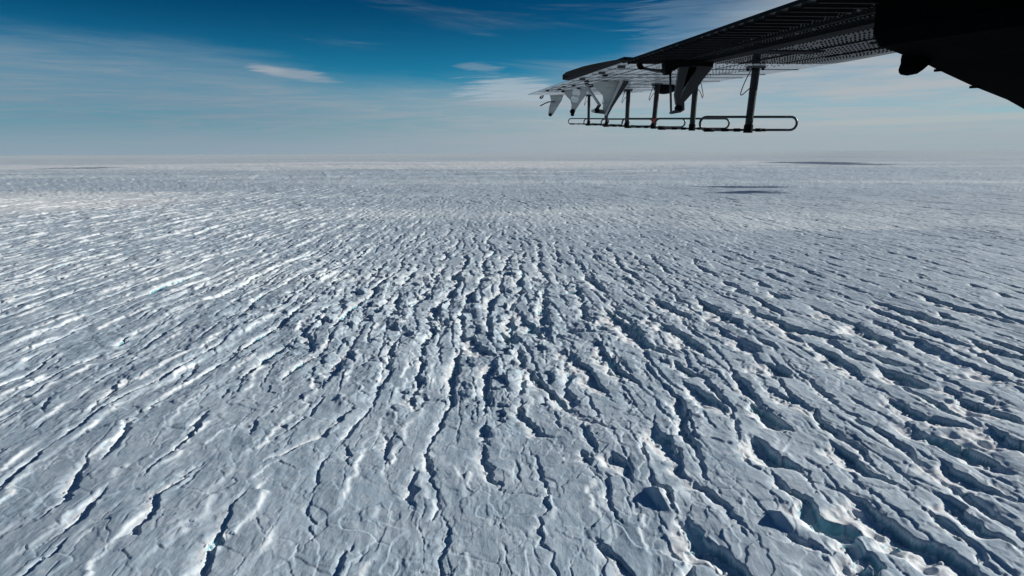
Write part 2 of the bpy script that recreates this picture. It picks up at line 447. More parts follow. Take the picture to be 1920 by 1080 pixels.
# sighted crevasses
T3 = np.zeros_like(H)
jx = gx + (2.9 - 1.2 * left) * vn(gx / 17, gy / 21, 13) + (1.9 - 0.9 * left) * vn(gx / 6.5, gy / 7.5, 14) + 0.8 * vn(gx / 2.8, gy / 3.0, 15) + 3.0 * jog
jy = gy + 3.5 * vn(gx / 13, gy / 11, 61) + 1.5 * vn(gx / 4, gy / 4, 62)
mute = np.zeros_like(H)
wn = 1.0 + 0.50 * vn(gx / 22, gy / 26, 63) + (0.30 - 0.2 * left) * vn(gx / 7, gy / 8, 64)
rubt = np.maximum(0, 0.55 - f1) * 3.2 * (ia > 0.35) * ib
for pts_, w in CREV:
    P = [ground_at(*p) for p in pts_]
    if P[0][1] < P[-1][1]: P = P[::-1]
    P = np.array(P)
    dist = np.hypot(P[:, 0], P[:, 1])
    xm, ym = P[:, 0].mean(), P[:, 1].mean()
    slant = math.sqrt(xm * xm + ym * ym + CAM_H ** 2)
    wm = w * slant / F * (1.25 if xm / ym > -0.09 else 0.85)
    tp_ = 0.30 if xm / ym > -0.09 else 0.38
    pad = 5.5 * wm + 12
    m = np.where((gx > P[:, 0].min() - pad) & (gx < P[:, 0].max() + pad) & (gy > P[:, 1].min() - pad) & (gy < P[:, 1].max() + pad) & (R2.ravel() > 200))[0]
    if m.size == 0: continue
    x, y = jx[m], jy[m]
    best = np.full(m.size, 1e9); sd = np.full(m.size, 1e9); tt = np.zeros(m.size)
    seg = np.hypot(np.diff(P[:, 0]), np.diff(P[:, 1])); cum = np.concatenate([[0], np.cumsum(seg)])
    for k in range(len(P) - 1):
        ax, ay = P[k]; bx, by = P[k + 1]
        ex, ey = bx - ax, by - ay
        l2 = ex * ex + ey * ey
        tr = ((x - ax) * ex + (y - ay) * ey) / l2
        t0 = np.clip(tr, 0, 1)
        ddx, ddy = x - (ax + ex * t0), y - (ay + ey * t0)
        dd = np.hypot(ddx, ddy)
        cr = -(ex * (y - ay) - ey * (x - ax)) / math.sqrt(l2)     # signed: + when right of the way towards the viewer's left...
        sg = np.where(cr > 0, 1.0, -1.0)
        upd = dd < best
        best = np.where(upd, dd, best); sd = np.where(upd, dd * sg, sd); tt = np.where(upd, (cum[k] + t0 * seg[k]) / cum[-1], tt)
    # the way runs from far to near, so its left-hand side is the picture's right
    s = -sd
    ends = np.clip(tt / tp_, 0, 1) * np.clip((1 - tt) / tp_, 0, 1) if pts_[-1][1] < 1076 else np.clip(tt / tp_, 0, 1)
    wl = np.maximum(wm * (0.06 + 0.94 * ends ** 1.3) * wn[m], 0.3)
    endfade = np.exp(-(np.maximum(best - np.abs(sd), 0)) ** 2)
    dep = 0.62 * wl
    lf = float(xm / ym < -0.09)
    p = profile(s, wl * (1 + 0.1 * lf), dep * (1 - 0.12 * lf), 2.4 - 0.6 * lf) + np.where(np.abs(s) < 0.6 * wl, rubt[m] * np.clip(wl / 8, 0, 1.3), 0)
    reach = ss(4.5, 3.0, best / np.maximum(wl, 0.1))
    T3[m] = np.minimum(T3[m], np.where(reach > 0, p * reach, 0))
    mute[m] = np.maximum(mute[m], ss(2.6 * wm, 1.0 * wm, best))
T1 *= 1 - 0.55 * mute; T2 *= 1 - 0.4 * mute
T = np.minimum(np.minimum(T1, T2), T3) + 0.25 * np.maximum(np.maximum(T1, T2), 0)
H += T
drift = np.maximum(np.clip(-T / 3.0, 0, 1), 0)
snow_lit = np.maximum(drift, np.clip(drop_lit, 0, 1))
# two raised horns of ice in the foreground
for (px, py, hh, rx, ry) in ((1232, 925, 6.5, 11, 16), (1462, 975, 5.5, 10, 15), (640, 750, 3.0, 15, 20), (738, 775, 2.6, 13, 18)):
    cx, cy = ground_at(px, py)
    u = (gx + 0.8 * vn(gx / 9, gy / 9, 71) - cx) / rx; v = (gy + 0.8 * vn(gx / 6, gy / 6, 72) - cy) / ry
    u = u + 0.35 * v
    body = np.minimum(np.clip(1 + u * 2.4, 0, 1), np.clip(1 - u * 0.55, 0, 1)) * np.minimum(np.clip(1 - v * 1.4, 0, 1), np.clip(1 + v * 0.8, 0, 1))
    H += hh * body
# wind-carved surface
sa = (0.55 + 0.45 * vn(gx / 90, gy / 90, 81))
H += 0.7 * sa * (0.38 * vn((gx + 0.25 * gy) / 5.5, (gy - 0.25 * gx) / 21, 82) + 0.20 * vn((gx + 0.25 * gy) / 2.6, (gy - 0.25 * gx) / 9, 83)) * nearm
H += 0.07 * fbm(gx / 5, gy / 5, 84, 3, 0.6) * nearm
# far relief: the same field goes on, too far to see singly
far = ss(2600, 6000, R2.ravel())
H += far * (2.2 * vn(gx / 60, gy / 160, 91) + 5.0 * vn(gx / 260, gy / 420, 92))
# broad swells towards the horizon
swx, swy = ground_at(360, 302)
H += ss(5000, 20000, R2.ravel()) * (26 * vn(gx / 7000 + 3.3, gy / 5200, 93) + 10 * vn(gx / 2300, gy / 1700, 94))
H *= ss(0, 240, R2.ravel()) * 0.999 + 0.001

nr, na = A2.shape
co = np.empty((nr * na, 3), np.float32); co[:, 0] = gx; co[:, 1] = gy; co[:, 2] = H
i = np.arange(nr - 1)[:, None] * na; j = np.arange(na)[None, :]; j2 = (j + 1) % na
quads = np.stack([i + j, i + na + j, i + na + j2, i + j2], -1).reshape(-1, 4).astype(np.int32)
# centre cap
co = np.vstack([co, [[0, 0, 0]]]).astype(np.float32)
c0 = nr * na
tris = np.stack([np.full(na, c0), np.arange(na), (np.arange(na) + 1) % na], -1).astype(np.int32)
me = bpy.data.meshes.new('ground')
me.vertices.add(len(co)); me.vertices.foreach_set('co', co.ravel())
loops = np.concatenate([quads.ravel(), tris.ravel()])
me.loops.add(len(loops)); me.loops.foreach_set('vertex_index', loops)
me.polygons.add(len(quads) + len(tris))
me.polygons.foreach_set('loop_start', np.concatenate([np.arange(len(quads)) * 4, len(quads) * 4 + np.arange(len(tris)) * 3]).astype(np.int32))
me.update(calc_edges=True)
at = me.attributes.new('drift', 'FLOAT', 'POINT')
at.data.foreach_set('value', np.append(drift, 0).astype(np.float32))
at = me.attributes.new('fresh_lit', 'FLOAT', 'POINT')
at.data.foreach_set('value', np.append(snow_lit, 0).astype(np.float32))
me.shade_smooth()
ground = bpy.data.objects.new('ground', me)
col.objects.link(ground)
tag(ground, kind='structure')

# ---- snow and ice
mat = bpy.data.materials.new('snow_and_ice'); mat.use_nodes = True
t = mat.node_tree; t.nodes.clear(); g = G(t)
geo = g.n('ShaderNodeNewGeometry')
pos = geo.outputs['Position']
sp = g.n('ShaderNodeSeparateXYZ'); t.links.new(geo.outputs['True Normal'], sp.inputs[0])
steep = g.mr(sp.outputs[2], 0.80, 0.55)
big = g.noise(pos, 0.012, 5, 0.6)
med = g.noise(pos, 0.11, 6, 0.6)
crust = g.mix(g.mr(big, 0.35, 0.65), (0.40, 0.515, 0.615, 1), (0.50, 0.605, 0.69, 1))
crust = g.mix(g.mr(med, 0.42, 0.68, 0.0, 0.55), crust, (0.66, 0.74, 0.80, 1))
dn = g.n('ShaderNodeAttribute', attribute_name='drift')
fr = g.n('ShaderNodeAttribute', attribute_name='fresh_lit')
fresh_lit = g.mix(g.mr(fr.outputs['Fac'], 0.10, 0.6, 0.0, 0.85), crust, (0.88, 0.905, 0.915, 1))  # drift snow white, also brightening sun-facing slopes and drops through the colour
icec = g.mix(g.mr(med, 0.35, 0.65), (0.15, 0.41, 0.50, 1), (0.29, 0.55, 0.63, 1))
mq = g.n('ShaderNodeMapping'); mq.inputs['Scale'].default_value = (0.00012, 0.00062, 0.0)
t.links.new(pos, mq.inputs[0])
wide = g.noise(mq.outputs[0], 1.0, 6, 0.62, 0.4)
# a broad field of fresh snow towards the horizon and another far to the left
def field(cx, cy, rx, ry):
    sx_ = g.n('ShaderNodeSeparateXYZ'); t.links.new(pos, sx_.inputs[0])
    q = g.m('ADD', g.m('POWER', g.m('ABSOLUTE', g.m('DIVIDE', g.m('SUBTRACT', sx_.outputs[0], cx), rx)), 2.0), g.m('POWER', g.m('ABSOLUTE', g.m('DIVIDE', g.m('SUBTRACT', sx_.outputs[1], cy), ry)), 2.0))
    return g.mr(g.m('ADD', q, g.m('MULTIPLY', g.m('SUBTRACT', wide, 0.5), 5.0)), 1.3, 0.3, 0.0, 1.0)
f1_ = field(-2500.0, 13500.0, 10500.0, 4200.0); f2_ = field(-2400.0, 2900.0, 1100.0, 900.0)
fresh_lit = g.mix(g.m('MAXIMUM', f1_, f2_), fresh_lit, (0.88, 0.905, 0.915, 1))
fresh_lit = g.mix(g.m('MULTIPLY', g.mr(wide, 0.50, 0.60, 0.0, 0.8), g.mr(g.noise(pos, 0.0035, 6, 0.7), 0.40, 0.58, 0.35, 1.0)), fresh_lit, (0.84, 0.91, 0.93, 1))
fresh_lit = g.mix(g.mr(wide, 0.44, 0.30, 0.0, 0.75), fresh_lit, (0.30, 0.44, 0.55, 1))
colr = g.mix(g.m('MULTIPLY', steep, g.mr(dn.outputs['Fac'], 0.35, 0.9, 0.05, 1.0)), fresh_lit, icec)
b1 = g.noise(pos, 0.30, 8, 0.55)
mp = g.n('ShaderNodeMapping'); mp.inputs['Scale'].default_value = (0.42, 0.11, 0.4); mp.inputs['Rotation'].default_value = (0, 0, R(-14))
t.links.new(pos, mp.inputs[0])
b2 = g.noise(mp.outputs[0], 1.0, 6, 0.6, 0.6)
bh = g.m('ADD', g.m('MULTIPLY', b1, 0.9), g.m('MULTIPLY', b2, 1.1))
bump = g.n('ShaderNodeBump'); bump.inputs['Strength'].default_value = 0.32; bump.inputs['Distance'].default_value = 0.9
t.links.new(bh, bump.inputs['Height'])
pr = g.n('ShaderNodeBsdfPrincipled')
t.links.new(colr, pr.inputs['Base Color']); pr.inputs['Roughness'].default_value = 0.75
pr.inputs['Specular IOR Level'].default_value = 0.25
t.links.new(bump.outputs[0], pr.inputs['Normal'])
out = g.n('ShaderNodeOutputMaterial'); t.links.new(pr.outputs[0], out.inputs['Surface'])
me.materials.append(mat)

# ------------------------------------------------------------------ haze
def box_mesh(name, lo, hi):
    bm = bmesh.new()
    bmesh.ops.create_cube(bm, size=1.0)
    for v in bm.verts:
        v.co = Vector([lo[k] + (v.co[k] + 0.5) * (hi[k] - lo[k]) for k in range(3)])
    m_ = bpy.data.meshes.new(name); bm.to_mesh(m_); bm.free()
    return m_
hz = bpy.data.objects.new('haze', box_mesh('haze', (-91000, -91000, -60), (91000, 91000, 212)))
col.objects.link(hz); tag(hz, kind='stuff')
hm = bpy.data.materials.new('haze'); hm.use_nodes = True
hm.node_tree.nodes.clear(); g = G(hm.node_tree)
pv = g.n('ShaderNodeVolumePrincipled'); pv.inputs['Color'].default_value = (0.80, 0.90, 0.97, 1); pv.inputs['Density'].default_value = 2.6e-5
out = g.n('ShaderNodeOutputMaterial'); hm.node_tree.links.new(pv.outputs[0], out.inputs['Volume'])
hz.data.materials.append(hm)

# ------------------------------------------------------------------ clouds high above, whose shadows lie on the ice
cm = bpy.data.materials.new('cloud_white'); cm.use_nodes = True
cm.node_tree.nodes['Principled BSDF'].inputs['Base Color'].default_value = (0.85, 0.87, 0.9, 1)
cm.node_tree.nodes['Principled BSDF'].inputs['Roughness'].default_value = 1.0
def cloud(px, py, wpx, hpx, alt, label):
    cx, cy = ground_at(px, py)
    r0 = math.hypot(cx, cy)
    x1, _ = ground_at(px + wpx / 2, py); x0, _ = ground_at(px - wpx / 2, py)
    rx = abs(x1 - x0) / 2
    ry = abs(ground_at(px, py - hpx / 2)[1] - ground_at(px, py + hpx / 2)[1]) / 2
    bm = bmesh.new()
    bmesh.ops.create_icosphere(bm, subdivisions=5, radius=1.0)
    for v in bm.verts:
        q = v.co.copy(); k = 0.0
        for f_, a in ((1.3, .25), (2.9, .20), (6.1, .12), (12.0, .06)):
            k += a * math.sin(f_ * q.x * 2 + px + f_) * math.cos(f_ * q.y * 2.3 + py) 
        q *= 1.0 + k + 0.10 * math.sin(31 * q.x + 5 * q.y) * math.sin(23 * q.y + px)
        v.co = Vector((q.x * rx, q.y * ry, (q.z if q.z > 0 else q.z * 0.3) * min(rx, ry) * 0.05))
    m_ = bpy.data.meshes.new('cloud'); bm.to_mesh(m_); bm.free(); m_.shade_smooth(); m_.materials.append(cm)
    o = bpy.data.objects.new('cloud', m_); col.objects.link(o)
    o.location = Vector((cx, cy, 0)) + sun_dir * (alt / sun_dir.z)
    tag(o, label, 'cloud')
cloud(1385, 350, 150, 4.5, 2300, 'narrow streak of cloud right of the wing whose shadow lies on the mid distance ice')
cloud(1400, 361, 120, 4.5, 2250, 'smaller streak of cloud nearest the aircraft above the cracked ice')
cloud(1550, 306, 180, 6.5, 7500, 'broad flat cloud bank whose dark shadow lies near the horizon at right')
cloud(155, 314, 90, 2.2, 7000, 'small flat cloud whose shadow lies near the horizon at left')
# ------------------------------------------------------------------ the survey aeroplane
# local axes: u = chordwise (forward), v = spanwise (out to the tip), w = up from the lower wing skin
ax_v = ray(884, 214)
ax_u = (CM3 @ Vector((1, 0, 0))); ax_u = (ax_u - ax_v * ax_u.dot(ax_v)).normalized()
ax_w = ax_u.cross(ax_v).normalized()
ZW = 0.5
BM = Matrix((ax_u, ax_v, ax_w)).transposed()
BI = BM.inverted()
ORG = Vector((0, 0, CAM_H)) + ax_w * ZW
def L(px, py, w=0.0):
    d_ = BI @ ray(px, py)
    t_ = (ZW + w) / d_.z
    return Vector((d_.x * t_, d_.y * t_, w))
def LV(px, py, v):
    d_ = BI @ ray(px, py)
    t_ = v / d_.y
    return Vector((d_.x * t_, v, d_.z * t_ - ZW))

def paint(name, colr, rough, metal=0.0, wav=0.0, dirt=0.0, coat=0.0, scale=3.0, spec=0.5):
    m_ = bpy.data.materials.new(name); m_.use_nodes = True
    t_ = m_.node_tree; p_ = t_.nodes['Principled BSDF']; q = G(t_)
    p_.inputs['Base Color'].default_value = (*colr, 1); p_.inputs['Roughness'].default_value = rough
    p_.inputs['Metallic'].default_value = metal; p_.inputs['Coat Weight'].default_value = coat
    p_.inputs['Coat Roughness'].default_value = 0.08
    p_.inputs['Specular IOR Level'].default_value = spec
    tcc = q.n('ShaderNodeTexCoord')
    if dirt:
        mp_ = q.n('ShaderNodeMapping'); mp_.inputs['Scale'].default_value = (0.7, 3.0, 3.0)
        t_.links.new(tcc.outputs['Object'], mp_.inputs[0])
        nn = q.noise(mp_.outputs[0], scale, 7, 0.7)
        f_ = q.mr(nn, 0.42, 0.72, 0.0, dirt)
        c2 = tuple(c * 0.35 for c in colr)
        t_.links.new(q.mix(f_, (*colr, 1), (*c2, 1)), p_.inputs['Base Color'])
        t_.links.new(q.mr(nn, 0.3, 0.7, rough * 0.8, min(1, rough * 1.6)), p_.inputs['Roughness'])
    if wav:
        nn = q.noise(tcc.outputs['Object'], 2.2, 3, 0.5)
        b_ = q.n('ShaderNodeBump'); b_.inputs['Strength'].default_value = wav; b_.inputs['Distance'].default_value = 0.02
        t_.links.new(nn, b_.inputs['Height']); t_.links.new(b_.outputs[0], p_.inputs['Normal'])
    return m_
M_dark = paint('dark_wing_skin', (0.014, 0.017, 0.019), 0.10, wav=0.08, dirt=0.5, spec=0.10)  # darker skin tone for the inner span
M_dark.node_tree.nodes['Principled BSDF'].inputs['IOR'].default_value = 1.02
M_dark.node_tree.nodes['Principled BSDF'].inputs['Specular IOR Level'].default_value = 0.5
M_bead = paint('dark_bead_paint', (0.002, 0.002, 0.003), 0.7, spec=0.05)
M_light = paint('pale_wing_skin', (0.80, 0.83, 0.84), 0.20, wav=0.12, dirt=0.5, scale=5.0, spec=1.0)  # paler skin tone for the outer span
M_grey = paint('grey_bracket_paint', (0.40, 0.42, 0.42), 0.45, dirt=0.6)
M_gdark = paint('dark_bracket_paint', (0.035, 0.038, 0.042), 0.4, dirt=0.4)
M_black = paint('black_rubber', (0.003, 0.003, 0.004), 0.8, spec=0.08)
M_nac = paint('black_nacelle_paint', (0.0010, 0.0012, 0.0018), 0.9, spec=0.02)
M_strut = paint('dark_strut_paint', (0.008, 0.010, 0.012), 0.4, dirt=0.3, spec=0.25)
M_tube = paint('dark_metal_tube', (0.05, 0.055, 0.06), 0.28, metal=0.8)
M_red = paint('red_cloth_tape', (0.35, 0.03, 0.02), 0.6)

def obj(name, verts, faces, m_, parent, smooth=False):
    me_ = bpy.data.meshes.new(name); me_.from_pydata([tuple(v) for v in verts], [], faces); me_.update()
    bm = bmesh.new(); bm.from_mesh(me_); bmesh.ops.recalc_face_normals(bm, faces=bm.faces); bm.to_mesh(me_); bm.free()
    if smooth: me_.shade_smooth()
    me_.materials.append(m_)
    o = bpy.data.objects.new(name, me_); col.objects.link(o); o.parent = parent
    return o
def loft(rings, cap=True):
    n = len(rings[0]); vs = [v for r in rings for v in r]; fs = []
    for a in range(len(rings) - 1):
        for b in range(n):
            c = (b + 1) % n
            fs.append((a * n + b, a * n + c, (a + 1) * n + c, (a + 1) * n + b))
    if cap:
        fs.append(tuple(range(n))[::-1]); fs.append(tuple((len(rings) - 1) * n + k for k in range(n)))
    return vs, fs
def plate(name, pts, v0, th, m_, parent, inset=0.0):
    """a plate standing across the wing, outline sighted at depth v0"""
    a = [LV(x, y, v0) for x, y in pts]
    b = [p + Vector((0, th, 0)) for p in a]
    vs, fs = loft([a, b])
    return obj(name, vs, fs, m_, parent)
def tube_v(path, rad, n=10, closed=False, sx=1.0):
    path = [Vector(p) for p in path]; rings = []
    N = len(path)
    for k, p in enumerate(path):
        if closed: tg = path[(k + 1) % N] - path[k - 1]
        else: tg = path[min(k + 1, N - 1)] - path[max(k - 1, 0)]
        tg.normalize()
        ref = Vector((0, 1, 0)) if abs(tg.y) < 0.9 else Vector((1, 0, 0))
        a = tg.cross(ref).normalized(); b = tg.cross(a)
        r_ = rad[k] if isinstance(rad, (list, tuple)) else rad
        rings.append([p + (a * math.cos(2 * math.pi * q / n) * sx + b * math.sin(2 * math.pi * q / n)) * r_ for q in range(n)])
    if closed:
        rings.append(rings[0]); return loft(rings, False)
    return loft(rings)
def tube(name, path, rad, m_, parent, **k):
    vs, fs = tube_v(path, rad, **k)
    return obj(name, vs, fs, m_, parent, True)
def boxl(name, lo, hi, m_, parent):
    vs = [Vector((x, y, z)) for x in (lo[0], hi[0]) for y in (lo[1], hi[1]) for z in (lo[2], hi[2])]
    fs = [(0, 1, 3, 2), (4, 6, 7, 5), (0, 4, 5, 1), (2, 3, 7, 6), (0, 2, 6, 4), (1, 5, 7, 3)]
    return obj(name, vs, fs, m_, parent)

plane = bpy.data.objects.new('aeroplane', None); col.objects.link(plane)
plane.matrix_world = Matrix.Translation(ORG) @ BM.to_4x4()
tag(plane, 'dark survey aeroplane wing and nacelle with hanging radar antennas, above the cracked ice', 'aeroplane')

# plan of the wing, from the sighted edges
te = [L(*p) for p in ((990, 178), (1066, 152.4), (1190, 110.8), (1300, 74), (1400, 40), (1520, 0), (1640, -40), (1760, -80))]
le = [L(*p) for p in ((1045, 187.5), (1062, 186.5), (1135, 182.5), (1200, 173.5), (1240, 170), (1290, 163), (1330, 157), (1400, 147), (1500, 133), (1600, 117), (1680, 103), (1760, 88), (1900, 62))]
te_v = np.array([p.y for p in te])[::-1]; te_u = np.array([p.x for p in te])[::-1]
le_v = np.array([p.y for p in le])[::-1]; le_u = np.array([p.x for p in le])[::-1]
tip_v = te[0].y
print('wing stations: te', [(round(p.x, 2), round(p.y, 2)) for p in te], 'le', [(round(p.x, 2), round(p.y, 2)) for p in le])
TEu = lambda v: float(np.interp(v, te_v, te_u))
def LEu(v):
    m_ = le_v.max()
    if v <= m_: return float(np.interp(v, le_v, le_u))
    k = (v - m_) / max(tip_v - m_, 1e-3)
    return (1 - k) * le[0].x + k * (TEu(tip_v) + 0.05)
def wing_solid(name, v0, v1, n, m_, drop=0.0):
    rings = []
    for k in range(n + 1):
        v = v0 + (v1 - v0) * k / n
        a, b = TEu(v), LEu(v); c = b - a
        th = 0.11 * c if v < tip_v - 1.0 else 0.11 * c * max(0.15, (tip_v - v))
        rings.append([Vector(q) for q in ((a, v, drop), (b - 0.09 * c, v, drop), (b - 0.03 * c, v, 0.006 + drop), (b, v, 0.03 + 0.15 * th), (b + 0.01 * c, v, 0.35 * th),
                      (b - 0.04 * c, v, 0.75 * th), (b - 0.3 * c, v, 1.05 * th), (a + 0.3 * c, v, 0.62 * th), (a, v, 0.02))])
    vs, fs = loft(rings)
    return obj(name, vs, fs, m_, plane)
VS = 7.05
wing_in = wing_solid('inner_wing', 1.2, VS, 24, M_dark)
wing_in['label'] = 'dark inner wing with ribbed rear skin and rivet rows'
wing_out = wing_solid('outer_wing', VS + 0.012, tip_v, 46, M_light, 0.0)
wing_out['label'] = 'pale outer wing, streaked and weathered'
# ribbed rear skin: one raised bead after another
v = 1.9; k = 0
proto = None
while v < VS - 0.05:
    a = TEu(v) + 0.035
    o = boxl('skin_bead', (0, -0.028, -0.014), (1.0, 0.028, 0.0), M_bead, wing_in) if proto is None else proto.copy()
    if proto is None:
        proto = o
        for vx in o.data.vertices:
            if vx.co.z < -0.01: vx.co.y *= 0.6
    else:
        col.objects.link(o)
    o.location = (a, v, 0.0005); o.scale = (1.885 - a, 1, 1)
    v += 0.14
# spar caps and doublers running along the span
def strip(name, u0, u1, v0, v1, d_, m_, par, taper=0.0):
    vs = [Vector(q) for q in ((u0, v0, 0.001), (u1, v0, 0.001), (u1 - taper, v1, 0.001), (u0, v1, 0.001), (u0 + 0.006, v0, -d_), (u1 - 0.006, v0, -d_), (u1 - 0.006 - taper, v1, -d_), (u0 + 0.006, v1, -d_))]
    return obj(name, vs, [(0, 1, 2, 3), (4, 5, 6, 7), (0, 1, 5, 4), (1, 2, 6, 5), (2, 3, 7, 6), (3, 0, 4, 7)], m_, par)
for u0, u1, d_, v1 in ((1.995, 2.03, 0.010, VS), (2.19, 2.33, 0.020, VS - 0.05), (2.75, 2.77, 0.006, VS), (3.20, 3.22, 0.006, 6.2)):
    strip('spar_cap', u0, u1, 1.5, v1, d_, M_bead, wing_in)
# rivets
def rivets(rows, v0, v1, pitch, rad, m_, par, stagger=True):
    vs, fs = [], []
    for ri, u in enumerate(rows):
        v = v0 + (pitch / 2 if (ri % 2 and stagger) else 0)
        while v < v1:
            if TEu(v) + 0.03 < u < LEu(v) - 0.08 and random.random() > 0.05:
                b = len(vs); jit = random.uniform(0.75, 1.15)
                for q in range(6):
                    an = math.pi / 3 * q
                    vs.append(Vector((u + rad * jit * math.cos(an), v + rad * jit * math.sin(an), 0.0005)))
                for q in range(6):
                    an = math.pi / 3 * q
                    vs.append(Vector((u + 0.5 * rad * math.cos(an), v + 0.5 * rad * math.sin(an), -rad * 0.55)))
                fs += [(b + q, b + (q + 1) % 6, b + 6 + (q + 1) % 6, b + 6 + q) for q in range(6)] + [tuple(b + 6 + q for q in range(6))]
            v += pitch
    o = obj('rivets', vs, fs, m_, par); o['kind'] = 'stuff'
    return o
rivets([1.91, 1.94, 1.97, 2.06, 2.09, 2.14], 1.6, VS, 0.045, 0.011, M_bead, wing_in)
rivets([2.38, 2.43, 2.52, 2.60, 2.68, 2.73, 2.79, 2.88, 2.97, 3.06, 3.15, 3.18, 3.25, 3.34, 3.42], 1.6, VS, 0.055, 0.010, M_bead, wing_in)
rivets([1.62, 1.75, 1.9, 2.05, 2.2, 2.32, 2.44, 2.56, 2.66, 2.76, 2.86, 2.96, 3.06, 3.16, 3.26], VS + 0.1, 15.5, 0.11, 0.012, M_gdark, wing_out)
# seams and stained lap joints across the outer wing
for v in (7.9, 8.9, 9.7, 10.7, 11.9, 13.2, 14.6, 15.9):
    a, b = TEu(v) + 0.02, LEu(v) - 0.12
    boxl('lap_joint', (a, v, -0.006), (b, v + 0.03, 0.001), M_gdark, wing_out)
for u0, v0, v1 in ((1.90, VS + .1, 16.0), (2.30, VS + .1, 14.5), (2.78, VS + .1, 12.5)):
    strip('lap_joint', u0, u0 + 0.02, v0, v1, 0.005, M_gdark, wing_out)
for u0, v0, du, dv in ((2.45, 3.6, .3, .35), (2.9, 4.6, .22, .4), (2.4, 5.6, .5, .25), (3.1, 3.3, .2, .5), (2.62, 2.7, .25, .3)):
    strip('doubler_plate', u0, u0 + du, v0, v0 + dv, 0.006, M_bead, wing_in)
# inspection covers
def cover(px, py, rad, par, m_):
    c = L(px, py); n = 14
    r1 = [c + Vector((rad * math.cos(2 * math.pi * q / n), rad * math.sin(2 * math.pi * q / n), 0.001)) for q in range(n)]
    r2 = [c + Vector((rad * .94 * math.cos(2 * math.pi * q / n), rad * .94 * math.sin(2 * math.pi * q / n), -0.008)) for q in range(n)]
    vs, fs = loft([r1, r2]); return obj('inspection_cover', vs, fs, m_, par)
for px, py in ((1079, 171), (1098, 148), (1112, 145), (1134, 141), (1206, 141), (1231, 151), (1285, 146), (1360, 137), (1395, 133)):
    cover(px, py, 0.07, wing_out, M_grey)

# raised aileron standing above the rear edge of the outer wing
lobe = [(1066.5, 141.5), (1075, 135.5), (1092, 130), (1108, 125), (1128, 120.5), (1146, 117), (1173, 114), (1190, 112.5)]
base_px = [(1066.5 + (1190 - 1066.5) * q / 7.0) for q in range(8)]
rings = []
for (tx, ty), bx in zip(lobe, base_px):
    by = 178 - (bx - 990) * 0.3365
    b0 = L(bx, by); t0 = LV(tx, ty - 2.0, b0.y)
    dirn = Vector((-0.10, 0, 0.0))
    rings.append([b0 + Vector((0.05, 0, 0.004)), t0 + Vector((0.06, 0, 0)), t0 + Vector((0.02, 0, 0.012)), t0 + dirn + Vector((0, 0, -0.01)), b0 + dirn + Vector((0, 0, 0.02))])
vs, fs = loft(rings)
ail = obj('aileron', vs, fs, M_black, plane); ail['label'] = 'black raised aileron at the rear edge of the wing'
for q in (1, 3, 5):
    c = rings[q][0]
    boxl('aileron_hinge', (c.x - 0.03, c.y - 0.02, -0.03), (c.x + 0.05, c.y + 0.02, 0.03), M_gdark, ail)

# pod under the leading edge
pr_ = []
v_p = 12.0
for q in range(13):
    s = q / 12.0
    px_ = 1225 + 45 * s
    hgt = 10.5 * math.sin(math.pi * s ** 0.85) ** 0.6 + 0.2
    c = LV(px_, 165.5, v_p); r_ = hgt / F * v_p
    pr_.append([c + Vector((0, math.cos(2 * math.pi * k / 14) * r_, math.sin(2 * math.pi * k / 14) * r_)) for k in range(14)])
vs, fs = loft(pr_); obj('light_pod', vs, fs, M_black, plane, True)

# hinge brackets
def pin(c, r_, par, m_=None, th=0.06):
    n = 12
    a = [c + Vector((r_ * math.cos(2 * math.pi * q / n), -th / 2, r_ * math.sin(2 * math.pi * q / n))) for q in range(n)]
    b = [p + Vector((0, th, 0)) for p in a]
    vs, fs = loft([a, b]); return obj('pin', vs, fs, m_ or M_black, par)
def Z1(a, b): return (960 + a / 5.4, 60 + b / 5.4)
def Z2(a, b): return (1200 + a / 5.4, 60 + b / 5.4)
b1 = plate('hinge_bracket', [Z1(385, 640), Z1(525, 630), Z1(505, 690), Z1(415, 835), Z1(392, 858), Z1(368, 845), Z1(378, 760), Z1(398, 700)], 16.0, 0.05, M_grey, plane)
pin(LV(*Z1(388, 838), 15.98), 0.035, b1)
b2 = plate('hinge_bracket', [Z1(510, 590), Z1(765, 570), Z1(750, 640), Z1(700, 705), Z1(645, 790), Z1(625, 845), Z1(598, 845), Z1(606, 740), Z1(595, 690), Z1(560, 655)], 14.0, 0.06, M_grey, plane)
pin(LV(*Z1(612, 805), 13.97), 0.05, b2); pin(LV(*Z1(612, 835), 13.97), 0.035, b2)
for a, b, r_ in ((650, 615, .085), (636, 675, .08)):
    pin(LV(*Z1(a, b), 13.985), r_, b2, M_light, 0.02)
v3 = 10.6
b3 = plate('hinge_bracket', [Z1(815, 515), Z1(880, 500), Z1(1092, 500), Z1(1060, 600), Z1(985, 740), Z1(942, 832), Z1(925, 790), Z1(935, 690), Z1(925, 640), Z1(870, 585)], v3, 0.07, M_grey, plane)
plate('brace', [Z1(1135, 480), Z1(1185, 505), Z1(1150, 560), Z1(1020, 760), Z1(962, 868), Z1(940, 870), Z1(945, 820)], v3 + 0.09, 0.05, M_gdark, b3)
plate('brace', [Z1(1092, 492), Z1(1132, 490), Z1(1000, 745), Z1(955, 845), Z1(940, 835), Z1(985, 740)], v3 - 0.05, 0.05, M_grey, b3)
plate('crank', [Z1(942, 832), Z1(925, 790), Z1(880, 780), Z1(905, 740), Z1(890, 722), Z1(865, 745), Z1(848, 775), Z1(812, 790), Z1(812, 812), Z1(850, 822)], v3 - 0.03, 0.04, M_gdark, b3)
pin(LV(*Z1(855, 796), v3 - 0.07), 0.04, b3, M_black); pin(LV(*Z1(822, 800), v3 - 0.07), 0.025, b3, M_grey)
tube('push_rod', [LV(*Z1(752, 540), v3 + 0.3), LV(*Z1(888, 740), v3 - 0.02)], 0.022, M_grey, b3)
